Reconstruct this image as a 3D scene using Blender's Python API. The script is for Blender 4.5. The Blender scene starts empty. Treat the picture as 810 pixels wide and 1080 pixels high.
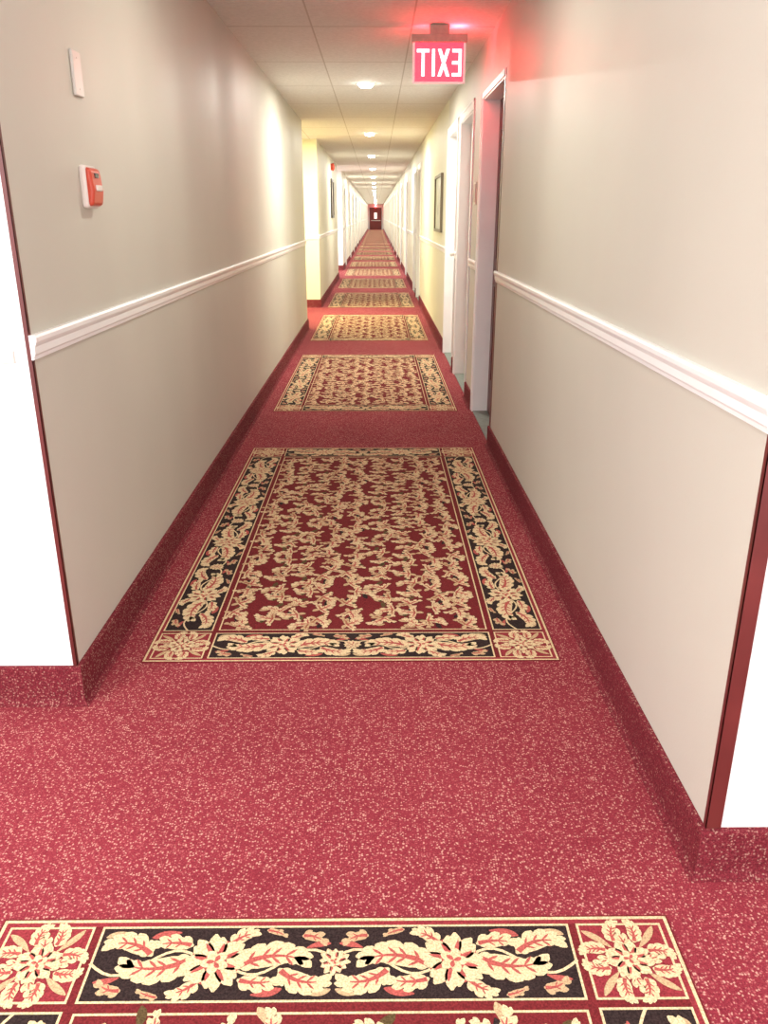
import bpy, math, random
from mathutils import Vector
C = bpy.context.scene.collection
PI = math.pi
CEIL = 2.48
XL, XR = -.905, .725
YL, YR = 2.158, 1.452
YEND = 90.0

# ---------------------------------------------------------------- materials
def newmat(name):
    m = bpy.data.materials.new(name); m.use_nodes = True
    nt = m.node_tree; b = nt.nodes['Principled BSDF']
    return m, nt, b
def N(nt, t, **kw):
    n = nt.nodes.new(t)
    for k, v in kw.items(): setattr(n, k, v)
    return n
def plain(name, col, rough=.5, metal=0, spec=.5, emit=None, es=0, var=.06, vscale=6, bump=0, bscale=200, streak=0):
    m, nt, b = newmat(name)
    b.inputs['Roughness'].default_value = rough
    b.inputs['Metallic'].default_value = metal
    b.inputs['Specular IOR Level'].default_value = spec
    geo = N(nt, 'ShaderNodeNewGeometry')
    no = N(nt, 'ShaderNodeTexNoise'); no.inputs['Scale'].default_value = vscale; no.inputs['Detail'].default_value = 3
    nt.links.new(geo.outputs['Position'], no.inputs['Vector'])
    r = N(nt, 'ShaderNodeValToRGB')
    r.color_ramp.elements[0].position = .3; r.color_ramp.elements[1].position = .7
    r.color_ramp.elements[0].color = (*[c*(1-var) for c in col], 1)
    r.color_ramp.elements[1].color = (*[min(1, c*(1+var)) for c in col], 1)
    nt.links.new(no.outputs['Fac'], r.inputs['Fac']); nt.links.new(r.outputs['Color'], b.inputs['Base Color'])
    if streak:      # roller marks: the gloss varies in vertical bands
        mp = N(nt, 'ShaderNodeMapping'); mp.inputs['Scale'].default_value = (1, 1, .06)
        nt.links.new(geo.outputs['Position'], mp.inputs['Vector'])
        n3 = N(nt, 'ShaderNodeTexNoise'); n3.inputs['Scale'].default_value = 1.8; n3.inputs['Detail'].default_value = 1.5
        nt.links.new(mp.outputs[0], n3.inputs['Vector'])
        mr = N(nt, 'ShaderNodeMapRange'); mr.inputs['From Min'].default_value = .3; mr.inputs['From Max'].default_value = .7
        mr.inputs['To Min'].default_value = rough-streak; mr.inputs['To Max'].default_value = rough+streak
        nt.links.new(n3.outputs['Fac'], mr.inputs['Value']); nt.links.new(mr.outputs[0], b.inputs['Roughness'])
    if emit:
        b.inputs['Emission Color'].default_value = (*emit, 1); b.inputs['Emission Strength'].default_value = es
    if bump:
        n2 = N(nt, 'ShaderNodeTexNoise'); n2.inputs['Scale'].default_value = bscale
        nt.links.new(geo.outputs['Position'], n2.inputs['Vector'])
        bp = N(nt, 'ShaderNodeBump'); bp.inputs['Strength'].default_value = bump; bp.inputs['Distance'].default_value = .002
        nt.links.new(n2.outputs['Fac'], bp.inputs['Height']); nt.links.new(bp.outputs['Normal'], b.inputs['Normal'])
    return m
def yarn(name, col, var=.35):
    m, nt, b = newmat(name)
    b.inputs['Roughness'].default_value = .95; b.inputs['Specular IOR Level'].default_value = .1
    geo = N(nt, 'ShaderNodeNewGeometry')
    no = N(nt, 'ShaderNodeTexNoise'); no.inputs['Scale'].default_value = 260; no.inputs['Detail'].default_value = 2
    nt.links.new(geo.outputs['Position'], no.inputs['Vector'])
    r = N(nt, 'ShaderNodeValToRGB'); r.color_ramp.elements[0].position = .32; r.color_ramp.elements[1].position = .68
    r.color_ramp.elements[0].color = (*[c*(1-var) for c in col], 1)
    r.color_ramp.elements[1].color = (*[min(1, c*(1+var*.6)) for c in col], 1)
    nt.links.new(no.outputs['Fac'], r.inputs['Fac']); nt.links.new(r.outputs['Color'], b.inputs['Base Color'])
    bp = N(nt, 'ShaderNodeBump'); bp.inputs['Strength'].default_value = .4; bp.inputs['Distance'].default_value = .002
    nt.links.new(no.outputs['Fac'], bp.inputs['Height']); nt.links.new(bp.outputs['Normal'], b.inputs['Normal'])
    return m
def carpet_mat(name='speckled_crimson_carpet', k=1.0):
    m, nt, b = newmat(name)
    b.inputs['Roughness'].default_value = .95; b.inputs['Specular IOR Level'].default_value = .1
    geo = N(nt, 'ShaderNodeNewGeometry')
    dn = N(nt, 'ShaderNodeTexNoise'); dn.inputs['Scale'].default_value = 130; dn.inputs['Detail'].default_value = 1
    nt.links.new(geo.outputs['Position'], dn.inputs['Vector'])
    sc = N(nt, 'ShaderNodeVectorMath', operation='SCALE'); sc.inputs['Scale'].default_value = .006
    nt.links.new(dn.outputs['Color'], sc.inputs[0])
    ad = N(nt, 'ShaderNodeVectorMath', operation='ADD')
    nt.links.new(geo.outputs['Position'], ad.inputs[0]); nt.links.new(sc.outputs[0], ad.inputs[1])
    def specks(scale, thr, frac, seedoff, amt):
        off = N(nt, 'ShaderNodeVectorMath', operation='ADD'); off.inputs[1].default_value = (seedoff, seedoff*.7, 0)
        nt.links.new(ad.outputs[0], off.inputs[0])
        v = N(nt, 'ShaderNodeTexVoronoi'); v.inputs['Scale'].default_value = scale; v.inputs['Randomness'].default_value = 1
        nt.links.new(off.outputs[0], v.inputs['Vector'])
        lt = N(nt, 'ShaderNodeMapRange'); lt.inputs['From Min'].default_value = thr+.14; lt.inputs['From Max'].default_value = thr-.12
        lt.inputs['To Max'].default_value = amt
        nt.links.new(v.outputs['Distance'], lt.inputs['Value'])
        sep = N(nt, 'ShaderNodeSeparateColor'); nt.links.new(v.outputs['Color'], sep.inputs[0])
        g = N(nt, 'ShaderNodeMath', operation='GREATER_THAN'); g.inputs[1].default_value = 1-frac
        nt.links.new(sep.outputs[0], g.inputs[0])
        mu = N(nt, 'ShaderNodeMath', operation='MULTIPLY')
        nt.links.new(lt.outputs[0], mu.inputs[0]); nt.links.new(g.outputs[0], mu.inputs[1])
        return mu.outputs[0]
    big = N(nt, 'ShaderNodeTexNoise'); big.inputs['Scale'].default_value = 1.6; big.inputs['Detail'].default_value = 4
    nt.links.new(geo.outputs['Position'], big.inputs['Vector'])
    r = N(nt, 'ShaderNodeValToRGB'); r.color_ramp.elements[0].position = .3; r.color_ramp.elements[1].position = .7
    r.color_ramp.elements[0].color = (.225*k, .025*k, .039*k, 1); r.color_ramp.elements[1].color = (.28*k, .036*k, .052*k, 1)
    nt.links.new(big.outputs['Fac'], r.inputs['Fac'])
    fine = N(nt, 'ShaderNodeTexNoise'); fine.inputs['Scale'].default_value = 330; fine.inputs['Detail'].default_value = 2
    nt.links.new(geo.outputs['Position'], fine.inputs['Vector'])
    fr = N(nt, 'ShaderNodeMapRange'); fr.inputs['From Min'].default_value = .35; fr.inputs['From Max'].default_value = .65
    fr.inputs['To Min'].default_value = .65; fr.inputs['To Max'].default_value = 1.25
    nt.links.new(fine.outputs['Fac'], fr.inputs['Value'])
    m0 = N(nt, 'ShaderNodeVectorMath', operation='SCALE')
    nt.links.new(r.outputs['Color'], m0.inputs[0]); nt.links.new(fr.outputs[0], m0.inputs['Scale'])
    cur = m0.outputs[0]
    for (s, t, f, so, col, am) in ((150, .34, .30, 3.1, (.12, .010, .02), .5), (170, .34, .52, 0, (.52, .16, .16), .58), (165, .36, .34, 7.7, (.74, .43, .34), .70)):
        mx = N(nt, 'ShaderNodeMix', data_type='RGBA')
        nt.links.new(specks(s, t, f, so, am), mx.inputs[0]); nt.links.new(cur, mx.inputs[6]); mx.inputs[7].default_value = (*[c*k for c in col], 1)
        cur = mx.outputs[2]
    nt.links.new(cur, b.inputs['Base Color'])
    bp = N(nt, 'ShaderNodeBump'); bp.inputs['Strength'].default_value = .5; bp.inputs['Distance'].default_value = .003
    nt.links.new(fine.outputs['Fac'], bp.inputs['Height']); nt.links.new(bp.outputs['Normal'], b.inputs['Normal'])
    return m
def ceiling_mat():
    m, nt, b = newmat('ceiling_tiles')
    b.inputs['Roughness'].default_value = .8
    geo = N(nt, 'ShaderNodeNewGeometry'); sp = N(nt, 'ShaderNodeSeparateXYZ'); nt.links.new(geo.outputs['Position'], sp.inputs[0])
    def seam(out, off, per, w):
        a = N(nt, 'ShaderNodeMath', operation='ADD'); a.inputs[1].default_value = off; nt.links.new(out, a.inputs[0])
        p = N(nt, 'ShaderNodeMath', operation='PINGPONG'); p.inputs[1].default_value = per/2; nt.links.new(a.outputs[0], p.inputs[0])
        l = N(nt, 'ShaderNodeMath', operation='LESS_THAN'); l.inputs[1].default_value = w; nt.links.new(p.outputs[0], l.inputs[0])
        return l.outputs[0]
    sx = seam(sp.outputs['X'], .39, .61, .005); sy = seam(sp.outputs['Y'], -5.68+12.2, 1.22, .009)
    mxm = N(nt, 'ShaderNodeMath', operation='MAXIMUM'); nt.links.new(sx, mxm.inputs[0]); nt.links.new(sy, mxm.inputs[1])
    no = N(nt, 'ShaderNodeTexNoise'); no.inputs['Scale'].default_value = 45; no.inputs['Detail'].default_value = 5
    nt.links.new(geo.outputs['Position'], no.inputs['Vector'])
    r = N(nt, 'ShaderNodeValToRGB'); r.color_ramp.elements[0].position = .35; r.color_ramp.elements[1].position = .65
    r.color_ramp.elements[0].color = (.75, .75, .71, 1); r.color_ramp.elements[1].color = (.83, .83, .79, 1)
    nt.links.new(no.outputs['Fac'], r.inputs['Fac'])
    mx = N(nt, 'ShaderNodeMix', data_type='RGBA'); nt.links.new(mxm.outputs[0], mx.inputs[0]); nt.links.new(r.outputs['Color'], mx.inputs[6])
    mx.inputs[7].default_value = (.56, .54, .48, 1); nt.links.new(mx.outputs[2], b.inputs['Base Color'])
    bp = N(nt, 'ShaderNodeBump'); bp.inputs['Strength'].default_value = .35; bp.inputs['Distance'].default_value = .004
    nt.links.new(no.outputs['Fac'], bp.inputs['Height']); nt.links.new(bp.outputs['Normal'], b.inputs['Normal'])
    return m

M = dict(
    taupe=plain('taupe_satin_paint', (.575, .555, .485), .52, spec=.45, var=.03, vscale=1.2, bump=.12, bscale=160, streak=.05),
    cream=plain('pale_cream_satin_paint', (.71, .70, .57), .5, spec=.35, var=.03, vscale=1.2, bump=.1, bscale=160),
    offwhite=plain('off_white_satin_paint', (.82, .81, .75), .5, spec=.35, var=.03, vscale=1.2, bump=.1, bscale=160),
    yellow=plain('yellow_cream_paint', (.84, .83, .60), .5, var=.02, vscale=2, bump=.1, bscale=160),
    white=plain('white_wall_paint', (.90, .91, .91), .5, var=.015, vscale=2, bump=.08, bscale=160),
    trim=plain('white_gloss_trim', (.90, .92, .92), .3, var=.015, vscale=8),
    guard=plain('maroon_corner_guard', (.13, .022, .02), .35, var=.2, vscale=5),
    maroon=plain('maroon_door_paint', (.12, .018, .02), .4, var=.15, vscale=3),
    enddoor=plain('dark_red_end_door_paint', (.18, .024, .02), .5, var=.1, vscale=3),
    doorgrey=plain('pale_grey_door_paint', (.62, .61, .57), .4, var=.03),
    doorwhite=plain('ivory_door_paint', (.84, .83, .79), .4, var=.03),
    metal=plain('brushed_metal', (.55, .52, .48), .3, metal=1, var=.1, vscale=60),
    thresh=plain('grey_green_threshold', (.20, .24, .21), .5, var=.15, vscale=40),
    bronze=plain('sign_housing_bronze', (.44, .35, .30), .4, metal=.1, var=.1, vscale=40),
    plate=plain('beige_plastic', (.68, .65, .60), .35, var=.02),
    alarmred=plain('orange_red_plastic', (.60, .07, .035), .3, var=.05),
    alarmwhite=plain('off_white_plastic', (.80, .72, .67), .35, var=.03),
    dark=plain('dark_lens', (.03, .02, .02), .2, var=.1),
    plaque=plain('rose_brown_plaque', (.42, .25, .23), .4, var=.06),
    plaqueedge=plain('pale_plaque_rim', (.66, .58, .52), .4, var=.04),
    signred=plain('lit_red_acrylic', (.6, .07, .09), .25, emit=(1, .0045, .0085), es=20, var=.02),
    signrim=plain('pale_acrylic_rim', (.80, .66, .64), .25, emit=(1, .62, .62), es=.42, var=.02),
    signwhite=plain('lit_white_letters', (.9, .88, .88), .3, emit=(1, .90, .91), es=1.8, var=.01),
    lens=plain('lit_lamp_lens', (.9, .88, .8), .3, emit=(1, .97, .86), es=42, var=.01),
    framew=plain('thin_dark_bronze_frame', (.16, .13, .08), .4, var=.1),
    framed=plain('dark_picture_frame', (.035, .025, .025), .35, var=.1),
    art=plain('green_grey_print', (.50, .53, .40), .3, var=.3, vscale=9),
    art2=plain('muted_brown_print', (.25, .19, .15), .3, var=.5, vscale=9),
    glow=plain('frosted_door_glass', (.8, .8, .8), .2, emit=(1, .90, .86), es=.8, var=.01),
    carpet=carpet_mat(), carpetbase=carpet_mat('side_shaded_crimson_carpet', .66), ceil=ceiling_mat(),  # cove base is the same carpet with side shadow darkened into its colour
    y_cream=yarn('cream_yarn', (.70, .54, .32)), y_black=yarn('black_yarn', (.034, .021, .020), .5),
    y_red=yarn('deep_red_yarn', (.165, .020, .023)), y_crim=yarn('crimson_yarn', (.27, .034, .043)),
    y_rose=yarn('rose_yarn', (.42, .095, .08)), y_olive=yarn('olive_yarn', (.10, .065, .028)),
    y_tan=yarn('tan_yarn', (.54, .37, .21)), y_gold=yarn('gold_yarn', (.68, .51, .31)), y_brown=yarn('brown_yarn', (.34, .12, .07)),
)

# ---------------------------------------------------------------- mesh helpers
class MB:
    def __init__(s): s.v = []; s.f = []; s.m = []
    def box(s, x0, x1, y0, y1, z0, z1, m=0):
        x0, x1 = sorted((x0, x1)); y0, y1 = sorted((y0, y1)); z0, z1 = sorted((z0, z1))
        b = len(s.v)
        s.v += [(x, y, z) for z in (z0, z1) for y in (y0, y1) for x in (x0, x1)]
        for q in ((0,2,3,1), (4,5,7,6), (0,1,5,4), (2,6,7,3), (0,4,6,2), (1,3,7,5)):
            s.f.append(tuple(b+i for i in q)); s.m.append(m)
    def prism(s, pts, a0, a1, axis='y', m=0):
        b = len(s.v); n = len(pts)
        for a in (a0, a1):
            for p, q in pts:
                s.v.append({'x': (a, p, q), 'y': (p, a, q), 'z': (p, q, a)}[axis])
        for i in range(n):
            j = (i+1) % n; s.f.append((b+i, b+j, b+n+j, b+n+i)); s.m.append(m)
        s.f.append(tuple(b+i for i in range(n))[::-1]); s.f.append(tuple(b+n+i for i in range(n))); s.m += [m, m]
    def lathe(s, prof, c, axis='z', n=32, m=0):
        b = len(s.v)
        for (r, h) in prof:
            for k in range(n):
                a = 2*PI*k/n; p, q = r*math.cos(a), r*math.sin(a)
                s.v.append({'z': (c[0]+p, c[1]+q, c[2]+h), 'x': (c[0]+h, c[1]+p, c[2]+q), 'y': (c[0]+p, c[1]+h, c[2]+q)}[axis])
        for i in range(len(prof)-1):
            for k in range(n):
                l = (k+1) % n
                s.f.append((b+i*n+k, b+i*n+l, b+(i+1)*n+l, b+(i+1)*n+k)); s.m.append(m)
        s.f.append(tuple(b+k for k in range(n))); s.f.append(tuple(b+(len(prof)-1)*n+k for k in range(n))); s.m += [m, m]
    def sweep(s, path, prof, sgn, m=0):
        P = [Vector(p) for p in path]; n = len(P); k = len(prof); b = len(s.v)
        for i in range(n):
            nn = []
            if i > 0: d = (P[i]-P[i-1]).normalized(); nn.append(Vector((-d.y, d.x))*sgn)
            if i < n-1: d = (P[i+1]-P[i]).normalized(); nn.append(Vector((-d.y, d.x))*sgn)
            if len(nn) == 2:
                t = nn[0]+nn[1]; o = t/(t.dot(nn[0]))
            else: o = nn[0]
            for (d_, z) in prof: s.v.append((P[i].x+o.x*d_, P[i].y+o.y*d_, z))
        for i in range(n-1):
            for j in range(k):
                l = (j+1) % k
                s.f.append((b+i*k+j, b+i*k+l, b+(i+1)*k+l, b+(i+1)*k+j)); s.m.append(m)
        s.f.append(tuple(b+j for j in range(k))); s.f.append(tuple(b+(n-1)*k+j for j in range(k))); s.m += [m, m]
    def build(s, name, mats, parent=None, org=(0, 0, 0), bevel=0, smooth=False, norm=True):
        me = bpy.data.meshes.new(name)
        me.from_pydata([(x-org[0], y-org[1], z-org[2]) for x, y, z in s.v], [], s.f)
        if not isinstance(mats, (list, tuple)): mats = [mats]
        for mt in mats: me.materials.append(mt)
        for p, i in zip(me.polygons, s.m): p.material_index = i; p.use_smooth = smooth
        if norm:
            import bmesh
            bm = bmesh.new(); bm.from_mesh(me); bmesh.ops.recalc_face_normals(bm, faces=bm.faces); bm.to_mesh(me); bm.free()
        me.update()
        o = bpy.data.objects.new(name, me); C.objects.link(o)
        if parent: o.parent = parent
        else: o.location = org
        if bevel:
            md = o.modifiers.new('bevel', 'BEVEL'); md.width = bevel; md.segments = 4; md.limit_method = 'ANGLE'
        return o
def tag(o, label, cat=None, group=None, kind=None):
    o['label'] = label
    if cat: o['category'] = cat
    if group: o['group'] = group
    if kind: o['kind'] = kind
    return o
def empty(name, loc, label, cat, group=None, kind=None):
    o = bpy.data.objects.new(name, None); C.objects.link(o); o.location = loc; o.empty_display_size = .1
    return tag(o, label, cat, group, kind)
def struct(mb, name, mats, label, cat, **k):
    return tag(mb.build(name, mats, **k), label, cat, kind='structure')
ORD = ['first', 'second', 'third', 'fourth', 'fifth', 'sixth', 'seventh', 'eighth', 'ninth', 'tenth', 'eleventh', 'twelfth', 'thirteenth',
       'fourteenth', 'fifteenth', 'sixteenth', 'seventeenth', 'eighteenth', 'nineteenth', 'twentieth', 'twenty-first', 'twenty-second',
       'twenty-third', 'twenty-fourth', 'twenty-fifth', 'twenty-sixth', 'twenty-seventh', 'twenty-eighth', 'twenty-ninth', 'thirtieth']

# ---------------------------------------------------------------- layout
R1 = (10.9, 13.5); R2 = (20.2, 23.0); RD = -2.8
DT = 2.14
left_doors = [24.6+4.6*i for i in range(14)]
right_doors = [5.12, 6.66, 7.90, 14.3, 15.75]+[20.3+4.6*i for i in range(15)]
DW = .96
YRS = 8.94     # where the right wall paint turns to the paler cream

f = MB(); f.box(-3.5, 3.5, -2.5, YEND+.2, -.1, 0); struct(f, 'floor', M['carpet'], 'speckled crimson wall-to-wall carpet floor', 'floor')
f = MB(); f.box(-3.5, 3.5, -2.5, YEND+.2, CEIL, CEIL+.12); struct(f, 'ceiling', M['ceil'], 'pale drop ceiling of rectangular tiles', 'ceiling')

def wall_run(mb, x, sgn, y0, y1, doors, t=.2):
    c = y0; X2 = x+sgn*t
    for d in doors:
        if d < y0 or d > y1: continue
        mb.box(x, X2, c, d, 0, CEIL); mb.box(x, X2, d, d+DW, DT, CEIL); c = d+DW
    mb.box(x, X2, c, y1, 0, CEIL)
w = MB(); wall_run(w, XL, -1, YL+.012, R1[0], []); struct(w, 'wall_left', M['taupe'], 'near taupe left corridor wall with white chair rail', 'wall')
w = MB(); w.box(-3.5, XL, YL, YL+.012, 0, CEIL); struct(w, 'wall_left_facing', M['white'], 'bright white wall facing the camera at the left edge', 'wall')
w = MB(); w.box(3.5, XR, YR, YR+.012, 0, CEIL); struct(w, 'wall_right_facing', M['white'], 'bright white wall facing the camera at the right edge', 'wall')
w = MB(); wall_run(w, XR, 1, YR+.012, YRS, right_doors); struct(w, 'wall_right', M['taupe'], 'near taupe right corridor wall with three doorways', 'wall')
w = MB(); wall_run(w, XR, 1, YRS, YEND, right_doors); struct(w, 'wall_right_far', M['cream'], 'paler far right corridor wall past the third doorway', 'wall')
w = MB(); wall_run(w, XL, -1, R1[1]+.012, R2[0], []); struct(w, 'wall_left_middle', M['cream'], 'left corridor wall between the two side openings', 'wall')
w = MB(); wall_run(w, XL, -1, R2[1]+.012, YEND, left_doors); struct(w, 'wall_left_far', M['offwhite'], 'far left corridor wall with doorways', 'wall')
for i, (a, b_) in enumerate((R1, R2)):
    w = MB()
    mt = M['yellow'] if i == 0 else M['white']
    w.box(RD-.15, RD, a-.2, b_+.2, 0, CEIL)
    w.box(RD, XL-.2, a-.2, a, 0, CEIL); w.box(RD, XL, b_, b_+.012, 0, CEIL)
    struct(w, 'wall_recess' if i == 0 else 'wall_recess_far', mt, ['yellow lit walls of the side opening on the left', 'bright walls of the farther side opening on the left'][i], 'wall')
w = MB(); w.box(XL-.2, XR+.2, YEND, YEND+.15, 0, CEIL); struct(w, 'wall_end', M['white'], 'wall closing the far end of the corridor', 'wall')
w = MB(); w.box(-3.6, -3.5, -2.5, YL+.1, 0, CEIL); struct(w, 'wall_lobby_left', M['white'], 'lobby side wall out of frame on the left', 'wall')
w = MB(); w.box(3.5, 3.6, -2.5, YL+.1, 0, CEIL); struct(w, 'wall_lobby_right', M['white'], 'lobby side wall out of frame on the right', 'wall')

# ---------------------------------------------------------------- baseboards and chair rails
BP = [(0, 0), (.030, 0), (.021, .003), (.016, .010), (.014, .022), (.014, .120), (.012, .126), (0, .126)]
def RPf(zt): 
    return [(0, zt-.064), (.006, zt-.064), (.008, zt-.054), (.011, zt-.049), (.012, zt-.030), (.015, zt-.024), (.018, zt-.017), (.019, zt-.006), (.015, zt), (0, zt)]
def segs(y0, y1, doors):
    out = []; c = y0
    for d in doors:
        if d < y0 or d > y1: continue
        out.append((c, d-(.062 if d != right_doors[0] else 0))); c = d+DW+.062
    out.append((c, y1)); return [s for s in out if s[1]-s[0] > .05]
def runs(p, ZL, ZR, rail):
    m = MB()
    if rail: m.sweep([(XL, YL-.004), (XL, R1[0]), (XL-.2, R1[0])], p(ZL), -1)
    else: m.sweep([(-3.48, YL), (XL, YL), (XL, R1[0]), (XL-.2, R1[0])], p(ZL), -1)
    yield m, 'left'
    m = MB(); m.sweep([(RD+.02, R1[0]), (RD+.001, R1[0]), (RD+.001, R1[1]), (XL, R1[1]), (XL, R2[0]), (XL-.2, R2[0])], p(ZL), -1)
    yield m, 'left_middle'
    m = MB(); ss = segs(R2[1], YEND, left_doors)
    m.sweep([(RD, R2[1]), (XL, R2[1]), (XL, ss[0][1])], p(ZL), -1)
    for a, b_ in ss[1:]: m.sweep([(XL, a), (XL, b_)], p(ZL), -1)
    yield m, 'left_far'
    m = MB(); ss = segs(YR, YEND, right_doors)
    if rail: m.sweep([(XR, YR-.004), (XR, ss[0][1])], p(ZR), 1)
    else: m.sweep([(3.48, YR), (XR, YR), (XR, ss[0][1])], p(ZR), 1)
    yield m, 'right'
    m = MB()
    for a, b_ in ss[1:]: m.sweep([(XR, a), (XR, b_)], p(ZR), 1)
    yield m, 'right_far'
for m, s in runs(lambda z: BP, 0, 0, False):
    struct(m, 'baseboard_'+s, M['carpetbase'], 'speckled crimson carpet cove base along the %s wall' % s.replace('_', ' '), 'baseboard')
for i, (m, s) in enumerate(runs(RPf, 1.106, 1.085, True)):
    struct(m, 'trim_%d' % (i+1), M['trim'], 'white moulded chair rail along the %s wall' % s.replace('_', ' '), 'chair rail')
m = MB(); m.box(XL-.011, XL+.001, YL-.003, YL, .126, CEIL); m.box(XL, XL+.001, YL-.003, YL+.012, .126, CEIL)
struct(m, 'trim_6', M['guard'], 'thin dark maroon corner guard on the left wall corner', 'corner guard')
m = MB(); m.box(XR-.001, XR+.032, YR-.004, YR, .126, CEIL); m.box(XR-.001, XR, YR-.004, YR+.012, .126, CEIL)
struct(m, 'trim_7', M['guard'], 'dark maroon corner guard on the right wall corner', 'corner guard')
m = MB(); m.sweep([(-3.48, YL), (XL-.045, YL)], [(0, 1.035), (.008, 1.035), (.010, 1.045), (.010, 1.062), (.006, 1.068), (0, 1.068)], -1)
struct(m, 'trim_8', M['plate'], 'faint slim pale rail on the bright wall at the left edge', 'chair rail')
m = MB(); m.box(XR-.003, XR, right_doors[0]-.04, right_doors[0]+.001, 0, DT+.03)
struct(m, 'trim_9', M['guard'], 'thin dark red edge strip on the nearest right doorway', 'door trim')

# ---------------------------------------------------------------- doors
def door(n, x, sgn, y, mat, label, detail=True, near=True):
    y1 = y+DW
    r = empty('door_%d' % n, (x, (y+y1)/2, 0), label, 'door', kind='structure'); og = tuple(r.location)
    cw = .062; ct = cw if near else .03
    m = MB(); e = cw if near else 0
    for (a, b_, z0, z1) in ((y-cw, y+.004, 0, DT+ct), (y1-.004, y1+cw, 0, DT+ct), (y+.004-(0 if near else .004), y1-.004, DT-.004, DT+ct)):
        if a == y-cw and not near: continue
        m.box(x-sgn*.008, x, a, b_, z0, z1)
    if near:
        m.box(x-sgn*.012, x-sgn*.007, y-cw, y-cw+.016, 0, DT+cw)
        m.box(x-sgn*.012, x-sgn*.007, y-e, y1+cw, DT+cw-.016, DT+cw)
    m.box(x-sgn*.012, x-sgn*.007, y1+cw-.016, y1+cw, 0, DT+ct)
    m.build('casing', M['trim'], r, og)
    m = MB(); dp = .085 if near else .108
    m.box(x, x+sgn*dp, y, y+.014, 0, DT); m.box(x, x+sgn*dp, y1-.014, y1, 0, DT); m.box(x, x+sgn*dp, y, y1, DT-.014, DT)
    m.build('jamb', M['trim'], r, og)
    m = MB(); X0 = x+sgn*dp
    m.box(X0, X0+sgn*.045, y+.001, y1-.001, .008, DT-.001)
    p = m.build('door_panel', mat, r, og)
    m = MB()
    for (a, b_, z0, z1) in ((.14, DW-.14, .25, .95), (.14, DW-.14, 1.1, 1.95)):
        for q in ((a, a+.02, z0, z1), (b_-.02, b_, z0, z1), (a, b_, z0, z0+.02), (a, b_, z1-.02, z1)):
            m.box(X0-sgn*.006, X0+sgn*.002, y+q[0], y+q[1], q[2], q[3])
    m.build('moulding', mat, p, og)
    m = MB(); m.box(x, X0, y+.014, y1-.014, 0, .008); m.build('threshold', M['thresh'], r, og)
    if detail:
        m = MB(); hy = y+DW-.11 if n > 2 else y+.11; hz = 1.02; d_ = -1 if n > 2 else 1
        m.lathe([(.028, -sgn*.0), (.028, -sgn*.008), (.012, -sgn*.012), (.012, -sgn*.05)], (X0, hy, hz), 'x', 20)
        m.box(X0-sgn*.042, X0-sgn*.058, hy+d_*.12, hy-d_*.01, hz-.010, hz+.010)
        m.build('handle', M['metal'], r, og, bevel=.002)
n = 0
for i, y in enumerate(right_doors):
    n += 1
    key, col = {0: ('maroon', 'maroon'), 1: ('doorgrey', 'pale grey'), 3: ('maroon', 'maroon')}.get(i, ('doorwhite', 'ivory') if i % 2 == 0 else ('doorgrey', 'pale grey'))
    door(n, XR, 1, y, M[key], '%s door in white frame, %s along the right wall' % (col, ORD[i]), i < 8, near=i > 0)
for i, y in enumerate(left_doors):
    n += 1
    key, col = ('doorwhite', 'ivory') if i % 2 else ('doorgrey', 'pale grey')
    door(n, XL, -1, y, M[key], '%s door in white frame, %s along the far left wall' % (col, ORD[i]), i < 3)
n += 1
xc = (XL+XR)/2
r = empty('door_%d' % n, (xc, YEND, 0), 'dark red door with a small window closing the far end', 'door', kind='structure'); og = tuple(r.location)
m = MB(); m.box(xc-.56, xc+.56, YEND-.05, YEND, 0, 2.08); m.build('door_panel', M['enddoor'], r, og)
m = MB(); m.box(xc-.62, xc-.56, YEND-.07, YEND, 0, 2.14); m.box(xc+.56, xc+.62, YEND-.07, YEND, 0, 2.14); m.box(xc-.62, xc+.62, YEND-.07, YEND, 2.08, 2.14)
m.build('casing', M['guard'], r, og)
m = MB(); m.box(xc-.15, xc+.15, YEND-.056, YEND-.05, 1.05, 1.65); m.build('window_pane', M['glow'], r, og)
m = MB(); m.box(xc-.5, xc+.5, YEND-.09, YEND-.07, .85, .90); m.box(xc-.48, xc-.45, YEND-.075, YEND-.05, .855, .895); m.box(xc+.45, xc+.48, YEND-.075, YEND-.05, .855, .895)
m.build('push_bar', M['metal'], r, og)

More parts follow.
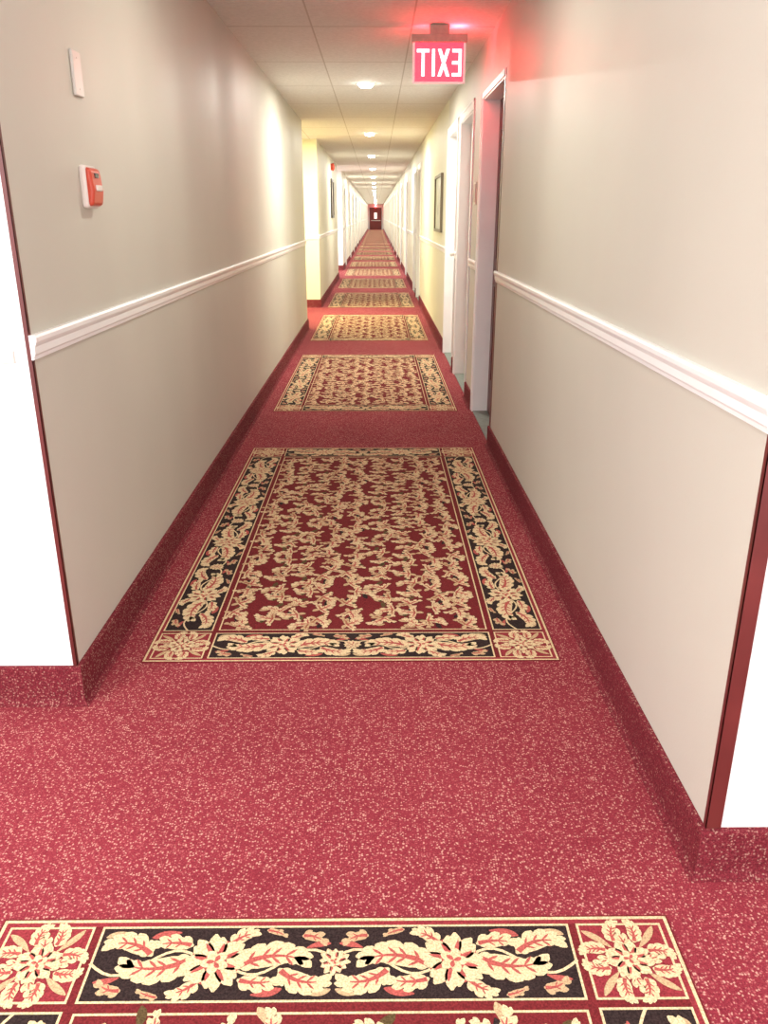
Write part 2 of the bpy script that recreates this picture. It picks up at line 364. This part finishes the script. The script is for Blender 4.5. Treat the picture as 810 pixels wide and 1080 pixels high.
# ---------------------------------------------------------------- floral rugs
RW, RL, RB = 1.40, 2.66, .215
class Rug:
    def __init__(s): s.mb = MB(); s.T = lambda x, y: (x, y)
    def rect(s, x0, x1, y0, y1, z, m):
        b = len(s.mb.v)
        for p in ((x0, y0), (x1, y0), (x1, y1), (x0, y1)):
            q = s.T(*p); s.mb.v.append((q[0], q[1], z))
        s.mb.f.append((b, b+1, b+2, b+3)); s.mb.m.append(m)
    def frame(s, x0, x1, y0, y1, w, z, m):
        s.rect(x0, x1, y0, y0+w, z, m); s.rect(x0, x1, y1-w, y1, z, m)
        s.rect(x0, x0+w, y0+w, y1-w, z, m); s.rect(x1-w, x1, y0+w, y1-w, z, m)
    def strip(s, pts, ws, z, m):
        b = len(s.mb.v); n = len(pts)
        for i, (x, y) in enumerate(pts):
            a = pts[max(0, i-1)]; c = pts[min(n-1, i+1)]
            dx, dy = c[0]-a[0], c[1]-a[1]; L = math.hypot(dx, dy) or 1
            nx, ny = -dy/L, dx/L
            for q in ((x+nx*ws[i], y+ny*ws[i]), (x-nx*ws[i], y-ny*ws[i])):
                t = s.T(*q); s.mb.v.append((t[0], t[1], z))
        for i in range(n-1):
            s.mb.f.append((b+2*i, b+2*i+1, b+2*i+3, b+2*i+2)); s.mb.m.append(m)
    def spine(s, x, y, ang, L, bend, n):
        pts = []; st = L/n
        for i in range(n+1):
            pts.append((x, y)); a = ang+bend*(i/n)**1.2; x += st*math.cos(a); y += st*math.sin(a)
        return pts
    def petal(s, x, y, ang, L, W, bend=0, z=.0034, m=0, n=7):
        pts = s.spine(x, y, ang, L, bend, n)
        s.strip(pts, [W*.5*max(.04, math.sin(PI*(i/n)**1.25))**.6 if 0 < i < n else W*.08 for i in range(n+1)], z, m)
    def acan(s, x, y, ang, L, W, bend, z=.0034, m=0, vein=4, k=5, fat=.26):
        n = 16; pts = s.spine(x, y, ang, L, bend, n)
        s.strip(pts, [W*fat*max(.05, math.sin(PI*(i/n)**.8))+.001 for i in range(n+1)], z, m)
        for j in range(k):
            t = .10+.74*j/(k-1); i = int(t*n); px, py = pts[i]
            a = ang+bend*t**1.2; e = math.sin(PI*(.12+.80*t**.8))**.6
            for sd in (-1, 1):
                ll = W*.62*e*(1.15 if sd*bend < 0 else .75)
                s.petal(px, py, a+sd*(.85-.35*t), ll, ll*.55, -sd*.5, z+.00005*(j+1), m, 5)
        tx, ty = pts[-4]; s.petal(tx, ty, ang+bend*.85, W*.55, W*.30, bend*.5, z+.0003, m, 5)
        if vein is not None:
            q = pts[1:-3]; s.strip(q, [W*.09*(1-i/len(q))+.0008 for i in range(len(q))], z+.0004, vein)
            for j in range(1, k-1):
                t = .10+.74*j/(k-1); i = int(t*n); a = ang+bend*t**1.2
                for sd in (-1, 1): s.petal(pts[i][0], pts[i][1], a+sd*.75, W*.36, W*.08, 0, z+.00045, vein, 3)
    def disc(s, x, y, r, z, m, n=12):
        s.strip([(x+r*(2*i/n-1), y) for i in range(n+1)], [r*math.sqrt(max(0, 1-(2*i/n-1)**2))+.0003 for i in range(n+1)], z, m)
    def blossom(s, x, y, r, z, rot, m=0, m2=4, n=7):
        s.disc(x, y, r*.80, z-.0001, m2, 14)
        for k in range(n):
            a = rot+2*PI*k/n; L = r*(1.06 if k % 2 == 0 else .94)
            for d in (-.20, .20): s.petal(x, y, a+d, L*.97, r*.42, d, z+.00003*k, m, 6)
            s.petal(x, y, a+.05, L*.72, r*.13, .2, z+.0003, m2, 5)
        s.disc(x, y, r*.36, z+.00035, m2, 12)
        for k in range(5): s.petal(x, y, rot+.3+2*PI*k/5, r*.44, r*.32, .5, z+.0005+.00002*k, m, 5)
        for k in range(3): s.petal(x, y, rot+.6+2*PI*k/3, r*.26, r*.15, .4, z+.0007, m2, 4)
CR, BK, RD_, CM, RO, OL, TN, GD, BR = range(9)
YM = [M[k] for k in ('y_cream', 'y_black', 'y_red', 'y_crim', 'y_rose', 'y_olive', 'y_tan', 'y_gold', 'y_brown')]
def band(R, x0, x1, yc, w):
    L = x1-x0; k = max(1, round(L/.5)); U = L/k; q = U/.5; g = w/.151
    for i in range(k):
        c = x0+U*(i+.5); fl = 1 if i % 2 == 0 else -1
        for sg in (-1, 1):
            a0 = 0 if sg > 0 else PI
            f2 = fl*sg
            s = sg*f2
            R.acan(c+sg*.040, yc-f2*.012*g, a0+s*.55, .160*q, .070*g, -s*1.1, .0036, CR, RO, 6, .30)
            R.acan(c+sg*.050, yc-f2*.036*g, a0-s*.30, .085*q, .044*g, s*.7, .0034, CR, RO, 4, .30)
            R.acan(c+sg*.135*q, yc-f2*.014*g, a0-s*.80, .112*q, .056*g, s*1.3, .0038, CR, RO, 5, .30)
            R.acan(c+sg*.026, yc+f2*.038*g, a0+s*.9, .050*g, .038*g, -s*.9, .0035, CR, RO, 4, .30)
            R.acan(c+sg*.178*q, yc+f2*.056*g, a0+s*.1, .050, .034*g, -s*1.0, .0035, TN, RO, 3)
            R.acan(c+sg*.100*q, yc+f2*.070*g, a0-s*.15, .045, .020*g, -s*.5, .0033, TN, RO, 3)
            R.petal(c+sg*.085*q, yc-f2*.066*g, a0+s*.1, .060, .018, s*.3, .0032, RO)
            R.petal(c+sg*.190*q, yc+f2*.030*g, a0+s*.4, .050, .014, -s*.5, .0033, RO)
            R.petal(c+sg*.200*q, yc-f2*.066*g, a0+s*.1, .045, .014, s*.4, .0033, TN)
            pts = [(c+sg*(.02+.24*q*t/14), yc-f2*.026*g*math.sin(t/14*2*PI)) for t in range(15)]
            R.strip(pts, [.0030]*15, .00325, CR)
        R.blossom(c, yc, .060*g, .0045, .4*fl, n=8)
        e = x0+U*(i+1)
        if i < k-1: R.blossom(e, yc, .032, .0045, .2, CR, RO, 6)
def rosette(R, cx, cy, s):
    for k in range(4):
        a = PI/4+k*PI/2
        for d in (-.36, .30):
            R.acan(cx+.045*math.cos(a+d), cy+.045*math.sin(a+d), a+d*1.5, s*.33, s*.25, d*3.0, .0036+.0001*(d > 0), CR, RO, 5, .30)
        R.petal(cx+.04*math.cos(a), cy+.04*math.sin(a), a, s*.44, s*.10, .3, .0034, TN)
        R.acan(cx, cy, a+PI/4-.1, s*.47, s*.24, .6, .0034, CR, RO, 4)
    R.blossom(cx, cy, s*.31, .0046, .2, n=9)
def build_rug():
    rnd = random.Random(5)
    R = Rug(); W2, L2 = RW/2, RL/2
    R.mb.box(-W2, W2, -L2, L2, 0, .0024, RD_)
    R.frame(-W2+.004, W2-.004, -L2+.004, L2-.004, .007, .0028, CR)
    R.frame(-W2+.011, W2-.011, -L2+.011, L2-.011, .011, .0028, CM)
    o = .022; ib = RB-.016
    xi, yi = W2-RB, L2-RB
    for sg in (-1, 1):
        y0, y1 = sorted((sg*(L2-o), sg*(L2-ib)))
        R.rect(-xi, xi, y0, y1, .0028, BK); R.frame(-xi, xi, y0, y1, .005, .0031, CR)
        x0, x1 = sorted((sg*(W2-o), sg*(W2-ib)))
        R.rect(x0, x1, -yi, yi, .0028, BK); R.frame(x0, x1, -yi, yi, .005, .0031, CR)
        for sh in (-1, 1):
            a0, a1 = sorted((sg*(W2-o), sg*(W2-ib))); b0, b1 = sorted((sh*(L2-o), sh*(L2-ib)))
            R.rect(a0, a1, b0, b1, .0028, CM); R.frame(a0, a1, b0, b1, .005, .0032, CR)
            rosette(R, (a0+a1)/2, (b0+b1)/2, (a1-a0)*.86)
    R.frame(-xi+.004, xi-.004, -yi+.004, yi-.004, .005, .0030, CR)
    w = ib-o-.011
    for sg in (-1, 1):
        R.T = lambda x, y: (x, y)
        band(R, -xi+.01, xi-.01, sg*(L2-(o+ib)/2), w)
        R.T = lambda x, y: (y, x)
        band(R, -yi+.01, yi-.01, sg*(W2-(o+ib)/2), w)
    R.T = lambda x, y: (x, y)
    # field: closely set sprigs of short curling leaves
    x0, x1, y0, y1 = -xi+.012, xi-.012, -yi+.012, yi-.012
    nc = 9; cw = (x1-x0)/nc; nr = 24; ch = (y1-y0)/nr
    for j in range(nr):
        for c in range(nc):
            sd = 1 if (j+c) % 2 == 0 else -1
            px = x0+(c+.5)*cw+.012*sd*(1 if j % 4 < 2 else -1)+rnd.uniform(-.014, .014)
            py = y0+(j+.5)*ch+(.25 if c % 2 else -.25)*ch+rnd.uniform(-.012, .012)
            px = max(x0+.040, min(x1-.040, px)); py = max(y0+.040, min(y1-.040, py))
            a = (PI/2 if sd > 0 else -PI/2)+(.9 if (c//2+j) % 2 else -.9)+rnd.uniform(-.7, .7)
            z = .0034+.00004*((j*3+c) % 6)
            main = GD if (j+c) % 3 else CR
            R.petal(px+.012, py-.012, a+sd*1.6, .052, .020, -sd*.6, .0031, BK, 5)
            R.petal(px-.014, py+.016, a-sd*1.7, .048, .020, sd*.6, .0032, OL, 5)
            R.petal(px+.030*math.cos(a+1), py+.03*math.sin(a+1), a+sd*.8, .036, .018, sd*.6, .0032, TN, 5)
            R.acan(px-.030*math.cos(a), py-.030*math.sin(a), a, .078, .048, sd*1.0, z, main, RO, 4, .26)
            R.acan(px-.024*math.cos(a), py-.024*math.sin(a), a+sd*1.2, .052, .038, sd*.9, z+.0001, GD if j % 2 else TN, BR, 3, .26)
            R.acan(px-.024*math.cos(a), py-.024*math.sin(a), a-sd*1.1, .048, .034, -sd*.7, z+.0001, CR if j % 2 == 0 else GD, RO, 3, .26)
            b_ = a+PI+rnd.uniform(-.5, .5)
            R.petal(px-.02*math.cos(a), py-.02*math.sin(a), b_, .036, .018, sd*.8, .0033, TN, 5)
            if (j+2*c) % 3 == 0: R.blossom(px+.018*math.cos(a+2), py+.018*math.sin(a+2), .018, .0042, a, CR, RO, 5)
    return R.mb
GX = (-.777+.606)/2-.003
mb = build_rug(); first = None
Y0 = 2.385-3.70+RL/2; k = 0
while Y0+3.70*k+RL/2 < YEND-.3:
    y = Y0+3.70*k-(.014 if k == 0 else 0)
    if first is None:
        o = first = mb.build('floral_rug', YM, norm=False); o.location = (GX, y, 0)
    else:
        o = first.copy(); C.objects.link(o); o.location = (GX, y, 0)
    lab = {0: 'crimson floral rug cut off by the bottom edge of the view, nearest the camera',
           1: 'large crimson rug with black floral border, whole and nearest in view'}.get(k, 'crimson floral rug with black border, %s one down the corridor' % ORD[k])
    tag(o, lab, 'rug', 'floral rugs in a row down the corridor'); k += 1

# ---------------------------------------------------------------- ceiling downlights
def downlight(x, y, label, col=(1, .96, .86), P=30, group='recessed ceiling lights down the corridor'):
    r = empty('ceiling_light', (x, y, CEIL), label, 'ceiling light', group)
    m = MB(); m.lathe([(.067, -.001), (.067, -.006), (.078, -.006), (.088, -.003), (.088, 0)], (0, 0, 0)); m.build('trim_ring', M['trim'], r, smooth=True)
    m = MB(); m.lathe([(.0665, 0), (.0665, -.008), (.060, -.022), (.045, -.032), (.02, -.036)], (0, 0, 0)); m.build('lens', M['lens'], r, smooth=True)
    l = bpy.data.lights.new('lamp', 'AREA'); l.shape = 'DISK'; l.size = .08; l.energy = P; l.color = col
    lo = bpy.data.objects.new('lamp_light', l); C.objects.link(lo); lo.location = (x, y, CEIL-.038)
    return r
for i in range(0, 19):
    y = 3.36+4.6*i
    downlight(xc, y, 'round recessed ceiling light, %s from the camera end of the corridor' % ORD[i], P=12 if i == 0 else (54 if i < 4 else 72))
downlight(-1.85, 12.3, 'round ceiling light in the yellow side opening', (1, .94, .55), 95, 'recessed ceiling lights in the side openings')
downlight(-1.85, 21.7, 'round ceiling light in the farther side opening', (1, .98, .92), 60, 'recessed ceiling lights in the side openings')

# ---------------------------------------------------------------- exit signs
def exit_sign(cx, cy, w, label, glow):
    r = empty('exit_sign', (cx, cy, CEIL), label, 'exit sign', None)
    k = w/.33; zt = -.098*k
    m = MB(); m.box(-.060*k, .060*k, -.022*k, .022*k, -.054*k, 0); m.build('ceiling_mount', M['bronze'], r, bevel=.003)
    m = MB(); m.box(-.166*k, .166*k, -.024*k, .024*k, zt, -.054*k); m.box(-.170*k, -.164*k, -.026*k, .026*k, zt-.002, -.052*k); m.box(.164*k, .170*k, -.026*k, .026*k, zt-.002, -.052*k)
    m.build('housing', M['bronze'], r, bevel=.003)
    h = .225*k
    m = MB(); m.box(-.151*k, .151*k, -.004*k, .004*k, zt-h+.008*k, zt); m.build('panel', M['signred'], r)
    m = MB(); m.box(-.164*k, -.151*k, -.006*k, .006*k, zt-h, zt); m.box(.151*k, .164*k, -.006*k, .006*k, zt-h, zt); m.box(-.151*k, .151*k, -.006*k, .006*k, zt-h-.002*k, zt-h+.010*k)
    m.build('rim', M['signrim'], r)
    # letters read EXIT from beyond the sign, so they are reversed from the camera's side
    m = MB(); t = .0065*k; H = .150*k; z0 = zt-h+.040*k; z1 = z0+H; s = .018*k
    def bx(x0, x1, a, b_): m.box(-x0, -x1, -t, t, a, b_)
    lw = .058*k; x = -.139*k
    bx(x, x+s, z0, z1)
    for a in (z0, (z0+z1-s)/2, z1-s): bx(x+s, x+lw, a, a+s)
    x = -.066*k
    for sg in (1, -1):
        pts = [(x, z0), (x+s*1.15, z0), (x+.074*k, z1), (x+.074*k-s*1.15, z1)]
        if sg < 0: pts = [(2*x+.074*k-p, q) for p, q in pts]
        m.prism([(-p, q) for p, q in pts], -t-(sg*.0002), t+(sg*.0002), 'y')
    x = .026*k; bx(x, x+s, z0, z1)
    x = .060*k; bx(x, x+.078*k, z1-s, z1); bx(x+.030*k, x+.030*k+s, z0, z1-s)
    m.build('lettering', M['signwhite'], r)
    for dx, P in glow:      # lamps added out of sight behind the housing to widen the red glow
        l = bpy.data.lights.new('sign_glow_helper', 'POINT'); l.energy = P; l.color = (1, .05, .085); l.shadow_soft_size = .004
        lo = bpy.data.objects.new('sign_glow_helper_light', l); C.objects.link(lo); lo.location = (cx+dx, cy+.046*k, CEIL-.056*k)
    return r
exit_sign(.385, 5.62, .325, 'lit red exit sign seen reversed, hanging from the ceiling near the right wall', ((.120, 3.5), (-.10, .9)))
exit_sign(xc, YEND-1.2, .34, 'tiny red exit sign above the door at the far end', ((0, 5),))

# ---------------------------------------------------------------- wall items
y0, y1, z0, z1 = 2.69, 2.795, 1.42, 1.545
r = empty('fire_alarm_station', (XL, (y0+y1)/2, (z0+z1)/2), 'rounded white and orange-red fire alarm station on the left wall', 'fire alarm'); og = tuple(r.location)
m = MB(); m.box(XL-.002, XL+.022, y0, y1, z0, z1); m.build('back_box', M['alarmwhite'], r, og, bevel=.010)
m = MB(); m.prism([(XL+.016, z0+.004), (XL+.034, z0+.010), (XL+.040, z0+.05), (XL+.034, z1-.012), (XL+.016, z1-.004)], y0+.003, y1-.003, 'y'); m.build('cover', M['alarmred'], r, og, bevel=.009)
m = MB(); m.box(XL+.034, XL+.045, y0+.028, y1-.028, z0+.050, z0+.068); m.build('pull_handle', M['alarmwhite'], r, og, bevel=.004)
m = MB(); m.box(XL+.032, XL+.0385, y0+.035, y1-.035, z0+.088, z0+.102); m.build('window_slot', M['dark'], r, og, bevel=.001)
y0, y1, z0, z1 = 2.725, 2.800, 1.738, 1.862
r = empty('wall_plate', (XL, (y0+y1)/2, (z0+z1)/2), 'narrow beige cover plate high on the left wall above the fire alarm', 'wall plate'); og = tuple(r.location)
m = MB(); m.box(XL, XL+.010, y0, y1, z0, z1); m.build('plate', M['plate'], r, og, bevel=.004)
for z in (z0+.02, z1-.02):
    m = MB(); m.lathe([(.003, .009), (.003, .0108), (.002, .011)], (XL, (y0+y1)/2, z), 'x', 12); m.build('screw', M['plate'], r, og)
def plaque(y, z, label):
    r = empty('room_plaque', (XR, y, z), label, 'room sign'); og = tuple(r.location)
    m = MB(); m.box(XR+.002, XR-.008, y-.07, y+.07, z-.075, z+.075); m.build('rim', M['plaqueedge'], r, og)
    m = MB(); m.box(XR-.008, XR-.011, y-.058, y+.058, z-.062, z+.062); m.build('face', M['plaque'], r, og)
plaque(6.37, 1.55, 'small rose-brown room plaque on the wall between the two nearest right doors')
def picture(x, sgn, y0, y1, z0, z1, fm, am, label, t=.05):
    r = empty('framed_picture', (x, (y0+y1)/2, (z0+z1)/2), label, 'picture'); og = tuple(r.location); d = .028
    m = MB()
    m.box(x, x+sgn*d, y0, y0+t, z0, z1); m.box(x, x+sgn*d, y1-t, y1, z0, z1); m.box(x, x+sgn*d, y0+t, y1-t, z0, z0+t); m.box(x, x+sgn*d, y0+t, y1-t, z1-t, z1)
    m.build('frame', fm, r, og)
    m = MB(); m.box(x, x+sgn*.012, y0+t, y1-t, z0+t, z1-t); m.build('print', am, r, og)
picture(XR, -1, 9.5, 10.5, 1.22, 1.83, M['framew'], M['art'], 'pale green-grey picture in a thin dark frame on the right wall past the doors', .03)
picture(XL, 1, 17.3, 18.1, 1.35, 2.08, M['framed'], M['art2'], 'dark framed picture on the left wall past the yellow opening')
r = empty('alarm_bell', (XL, 17.6, 2.3), 'red fire alarm bell under the ceiling above the dark framed picture', 'alarm bell'); og = tuple(r.location)
m = MB(); m.box(XL-.002, XL+.03, 17.54, 17.66, 2.24, 2.36); m.build('base', M['alarmred'], r, og)
m = MB(); m.lathe([(.070, .03), (.074, .040), (.064, .060), (.04, .072), (.01, .076)], (XL, 17.6, 2.3), 'x', 28); m.build('gong', M['alarmred'], r, og, smooth=True)

# ---------------------------------------------------------------- light
def area(name, loc, rot, sx, sy, P, col=(1, 1, 1)):
    l = bpy.data.lights.new(name, 'AREA'); l.shape = 'RECTANGLE'; l.size = sx; l.size_y = sy; l.energy = P; l.color = col
    o = bpy.data.objects.new(name, l); C.objects.link(o); o.location = loc; o.rotation_euler = rot; return o
area('lobby_ceiling_light', (-.2, -.3, 2.46), (0, 0, 0), 3.0, 1.2, 78, (1, .99, .98))
area('right_wall_fill', (-2.4, .3, 2.2), (0, math.radians(-65), math.radians(25)), 1.0, 1.2, 72, (1, .98, .94))  # added unseen fill from the left that brightens the right wall
W = bpy.data.worlds.new('world'); bpy.context.scene.world = W; W.use_nodes = True
W.node_tree.nodes['Background'].inputs[0].default_value = (.99, .99, 1, 1); W.node_tree.nodes['Background'].inputs[1].default_value = 3.5

# ---------------------------------------------------------------- camera
cd = bpy.data.cameras.new('camera'); cam = bpy.data.objects.new('camera', cd); C.objects.link(cam)
cd.sensor_fit = 'VERTICAL'; cd.sensor_height = 36; cd.lens = 36*860/1080; cd.clip_start = .05; cd.clip_end = 300
cam.location = (0, 0, 1.4); cam.rotation_euler = (math.radians(70.0), 0, math.radians(-.5))
bpy.context.scene.camera = cam
bpy.context.scene.view_settings.view_transform = 'Standard'
